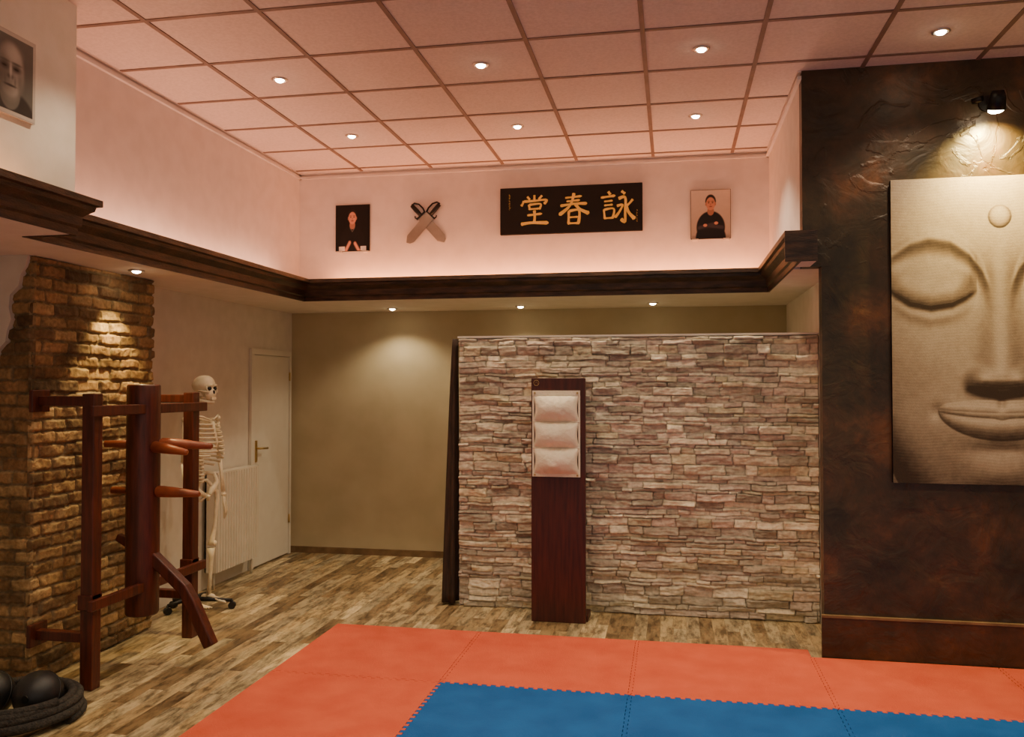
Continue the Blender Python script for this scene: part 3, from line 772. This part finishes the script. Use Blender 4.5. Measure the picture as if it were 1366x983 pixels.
field('print', (BX0 - .001, 5.179, BZ0 - .001), (1, 0, 0), (0, 0, 1), (0, -1, 0), BX1 - BX0 + .002, BZ1 - BZ0 + .002, 300, 450, buddha, M['buddha'], bc)

def blend(c, m, rgb):
    m = np.clip(m, 0, 1)[..., None]; return c * (1 - m) + np.array(rgb, float) * m
def ell(x, y, cx, cy, rx, ry, soft=0.08):
    d = np.hypot((x - cx) / rx, (y - cy) / ry); return 1 - sst(1 - soft, 1 + soft, d)
def man(bg, shirt, skin, hair, arms):
    def fn(u, v):
        x = u / u.max(); y = v / v.max(); c = np.zeros(u.shape + (3,)) + np.array(bg, float)
        c *= (0.85 + 0.3 * y)[..., None]
        sh = np.maximum(ell(x, y, 0.5, 0.22, 0.36, 0.34, .05), ell(x, y, 0.5, 0.0, 0.38, 0.35, .05)); c = blend(c, sh, shirt)
        c = blend(c, ell(x, y, 0.5, 0.56, 0.085, 0.09), [s * 0.8 for s in skin])
        c = blend(c, ell(x, y, 0.5, 0.76, 0.135, 0.145), hair)
        c = blend(c, ell(x, y, 0.5, 0.715, 0.115, 0.135), skin)
        c = blend(c, ell(x, y, 0.38, 0.71, 0.02, 0.035) + ell(x, y, 0.62, 0.71, 0.02, 0.035), [s * 0.85 for s in skin])
        for s in (-1, 1):
            c = blend(c, ell(x, y, 0.5 + 0.05 * s, 0.735, 0.022, 0.011, .3), [40, 28, 24]); c = blend(c, ell(x, y, 0.5 + 0.05 * s, 0.765, 0.032, 0.007, .4), hair)
        c = blend(c, ell(x, y, 0.5, 0.70, 0.016, 0.025, .5) * .5, [s * .7 for s in skin]); c = blend(c, ell(x, y, 0.5, 0.655, 0.042, 0.010, .4), [120, 66, 58])
        if arms == 1:
            m = np.maximum(np.exp(-(segd(x, y, [(0.2, 0.22), (0.62, 0.30)]) / 0.04) ** 4), np.exp(-(segd(x, y, [(0.8, 0.22), (0.38, 0.27)]) / 0.04) ** 4))
            c = blend(c, m, [s * 1.9 + 12 for s in shirt]); c = blend(c, ell(x, y, .64, .31, .05, .03) + ell(x, y, .36, .27, .05, .03), skin)
        if arms == 2:
            m = np.maximum(np.exp(-(segd(x, y, [(0.3, 0.0), (0.42, 0.18)]) / 0.045) ** 4), np.exp(-(segd(x, y, [(0.7, 0.0), (0.58, 0.16)]) / 0.045) ** 4)); c = blend(c, m, skin)
            c = blend(c, (y < 0.1) * (x > 0.1) * (x < 0.28) * 1.0 + (y < 0.1) * (x > .75) * (x < .92) * 1.0, [225, 215, 205])
            m = np.exp(-(segd(x, y, [(0.43, 0.5), (0.5, 0.42), (0.57, 0.5)]) / 0.012) ** 2); c = blend(c, m * .7, [140, 130, 120])
        return np.zeros(u.shape), Ca(np.clip(c, 0, 255))
    return fn
def oldman(u, v):
    x = u / u.max(); y = v / v.max(); c = np.zeros(u.shape + (3,)) + np.array([98, 96, 90.])
    c = blend(c, ell(x, y, .5, .0, .5, .3), [50, 48, 45]); c = blend(c, ell(x, y, .5, .25, .2, .2), [110, 106, 98])
    c = blend(c, ell(x, y, .5, .55, .31, .37), [84, 80, 76]); c = blend(c, ell(x, y, .5, .53, .28, .35, .2), [158, 152, 142])
    c = blend(c, ell(x, y, .36, .5, .16, .3, .9) * .6, [80, 78, 74]); c = blend(c, ell(x, y, .56, .74, .15, .1, .8) * .7, [190, 184, 174])
    for s in (-1, 1):
        c = blend(c, ell(x, y, .5 + .12 * s, .575, .08, .04, .9), [72, 68, 64]); c = blend(c, ell(x, y, .5 + .12 * s, .57, .045, .012, .6), [30, 28, 26])
        c = blend(c, ell(x, y, .5 + .12 * s, .635, .09, .015, .8), [90, 86, 80])
        c = blend(c, ell(x, y, .5 + .20 * s, .40, .05, .12, .9) * .6, [96, 92, 86])
        c = blend(c, ell(x, y, .5 + .10 * s, .40, .02, .06, .9) * .6, [96, 92, 86])
    c = blend(c, ell(x, y, .5, .46, .055, .025, .8), [84, 80, 74]); c = blend(c, ell(x, y, .51, .53, .025, .09, .8), [186, 180, 170]); c = blend(c, ell(x, y, .5, .35, .11, .014, .6), [62, 56, 52])
    e = np.minimum(np.minimum(x, 1 - x), np.minimum(y, 1 - y)); c = blend(c, (e < .04) * 1.0, [190, 182, 170])
    return np.zeros(u.shape), Ca(np.clip(c, 0, 255))
def frame_back(x0, x1, z0, z1, fn, name='framed_photo', foot=True):
    b = Bd(); b.box(x0, x1, YU - 0.018, YU - 0.001, z0, z1, 0)
    if foot: b.box(x0 + 0.01, x0 + 0.06, YU - 0.03, YU - 0.001, z0 - 0.012, z0, 1); b.box(x1 - 0.06, x1 - 0.01, YU - 0.03, YU - 0.001, z0 - 0.012, z0, 1)
    o = b.build(name, [M['sign'], M['acryl']])
    field('print', (x0 + .003, YU - 0.0195, z0 + .003), (1, 0, 0), (0, 0, 1), (0, -1, 0), x1 - x0 - .006, z1 - z0 - .006, 90, 120, fn, M['paint'], o)
frame_back(-2.889, -2.579, 2.775, 3.18, man([14, 11, 12], [20, 17, 18], [206, 142, 118], [40, 28, 24], 2))
frame_back(0.150, 0.464, 2.785, 3.18, man([176, 158, 144], [24, 20, 22], [186, 126, 100], [34, 26, 24], 1))
b = Bd(); b.box(-2.879, -2.862, 3.06, 3.36, 2.795, 3.165, 0); o = b.build('framed_photo', [M['acryl']])
field('print', (-2.861, 3.065, 2.80), (0, 1, 0), (0, 0, 1), (1, 0, 0), .29, .36, 90, 110, oldman, M['paint'], o)

# ---------------------------------------------------------------- calligraphy sign
sg = empty('calligraphy_sign')
b = Bd(); b.box(-1.418, -0.234, YU - 0.03, YU - 0.001, 2.868, 3.262)
b.build('board', [M['sign']], sg, bevel=0.004)
T_ = [([(50, 99), (50, 84)], 5), ([(28, 95), (36, 85)], 5), ([(74, 97), (63, 85)], 5), ([(17, 82), (14, 74), (9, 66)], 5), ([(17, 80), (50, 81), (87, 83), (80, 70)], 5),
      ([(33, 70), (36, 53)], 5), ([(33, 69), (69, 71), (65, 54)], 4.5), ([(36, 56), (65, 57)], 4), ([(28, 37), (74, 41)], 5), ([(50, 52), (51, 30), (49, 12)], 6), ([(8, 10), (40, 14), (94, 12)], 6.5)]
Ch = [([(25, 86), (76, 90)], 4.5), ([(29, 75), (70, 78)], 4.5), ([(10, 62), (50, 67), (92, 67)], 5.5), ([(52, 100), (46, 76), (34, 56), (6, 34)], 6), ([(56, 66), (70, 50), (98, 36)], 7),
      ([(36, 46), (35, 4)], 5.5), ([(36, 45), (67, 46), (65, 4)], 5.5), ([(37, 26), (64, 27)], 4), ([(36, 8), (65, 8)], 4.5)]
Yo = [([(24, 100), (31, 90)], 6), ([(2, 82), (46, 87)], 5), ([(12, 70), (38, 72)], 4), ([(12, 58), (38, 60)], 4), ([(11, 46), (14, 16)], 4.5), ([(11, 45), (41, 47), (37, 17)], 4.5), ([(14, 19), (37, 20)], 4),
      ([(64, 100), (75, 91)], 6), ([(55, 77), (75, 80), (75, 40), (74, 8), (62, 16)], 6), ([(50, 55), (67, 58), (58, 38), (44, 20)], 5), ([(98, 74), (88, 62), (78, 54)], 5), ([(77, 56), (86, 34), (104, 14)], 7)]
b = Bd(); cnt = 0
def brush(st, x0, z0, sc, w):
    global cnt
    P = smoothc(st, 6); n = len(P); L_ = []; R_ = []
    for i in range(n):
        a = Vector(P[max(i - 1, 0)]); c_ = Vector(P[min(i + 1, n - 1)]); d = (c_ - a).normalized(); nn = Vector((-d.y, d.x)); f = i / (n - 1)
        ww = w * (0.95 - 0.45 * math.sin(math.pi * min(1, f * 1.1)) * 0.7) * (0.35 if i == n - 1 else 1) * (0.6 if i == 0 else 1) * random.uniform(.93, 1.07)
        L_.append(Vector(P[i]) + nn * ww); R_.append(Vector(P[i]) - nn * ww)
    cnt += 1; y = YU - 0.0305 - 0.00012 * cnt
    vs = [(x0 + q.x * sc, y, z0 + q.y * sc * 1.0) for q in L_ + R_]
    b.add(vs, [(i, i + 1, n + i + 1, n + i) for i in range(n - 1)], 0)
for ch, x0 in ((T_, -1.262), (Ch, -0.935), (Yo, -0.578)):
    for st, w in ch: brush(st, x0, 2.925, 0.00272, w * 0.95)
for zc in range(6):
    for k in range(3):
        brush([(random.uniform(0, 4), 0), (random.uniform(5, 9), random.uniform(-3, 3))], -1.345, 3.19 - zc * 0.022 + k * 0.005, 0.002, 0.8)
for zc in range(5):
    for k in range(3): brush([(random.uniform(0, 4), 0), (random.uniform(5, 9), random.uniform(-3, 3))], -0.285, 3.03 - zc * 0.022 + k * 0.005, 0.0016, 0.7)
b.build('characters', [M['gold']], sg)

# ---------------------------------------------------------------- crossed butterfly swords
bs = empty('crossed_butterfly_swords')
def sword(cx, cz, ang, yoff, nm):
    b = Bd(); ca, sa = math.cos(ang), math.sin(ang)
    def F(a, c_, d): return (cx + a * ca - c_ * sa, YU - yoff - d, cz + a * sa + c_ * ca)
    blade = [(-0.040, 0.06), (0.040, 0.06), (0.044, -0.12), (0.044, -0.20), (0.025, -0.235), (-0.005, -0.25), (-0.040, -0.20)]
    b.prism(blade, F, 0.0, 0.004, 0)
    b.prism([(-0.05, 0.06), (0.05, 0.06), (0.05, 0.072), (-0.05, 0.072)], F, -0.006, 0.012, 1)
    b.tube([F(0, 0.07, 0.003), F(0, 0.12, 0.003), F(0, 0.185, 0.003)], [0.016, 0.020, 0.018], 12, 1)
    s = 1 if ang > 0 else -1
    b.tube([F(0.045 * s, 0.066, .003), F(0.055 * s, 0.10, .003), F(0.052 * s, 0.15, .003), F(0.03 * s, 0.185, .003), F(0, 0.19, .003)], 0.007, 8, 1)
    b.tube([F(-0.045 * s, 0.066, .003), F(-0.05 * s, 0.085, .003), F(-0.042 * s, 0.098, .003)], 0.006, 8, 1)
    b.build(nm, [M['steel'], M['blackm']], bs)
sword(-2.072, 3.015, math.radians(42), 0.008, 'sword_a'); sword(-2.072, 3.015, math.radians(-42), 0.018, 'sword_b')

# ---------------------------------------------------------------- camera
cam = bpy.data.cameras.new('Camera'); co = bpy.data.objects.new('Camera', cam); bpy.context.scene.collection.objects.link(co)
cam.sensor_width = 36; cam.lens = 1125 / 1366 * 36
co.location = (0, 0, H); co.rotation_euler = (math.radians(90 + 1.197), 0, math.radians(10.77))
bpy.context.scene.camera = co
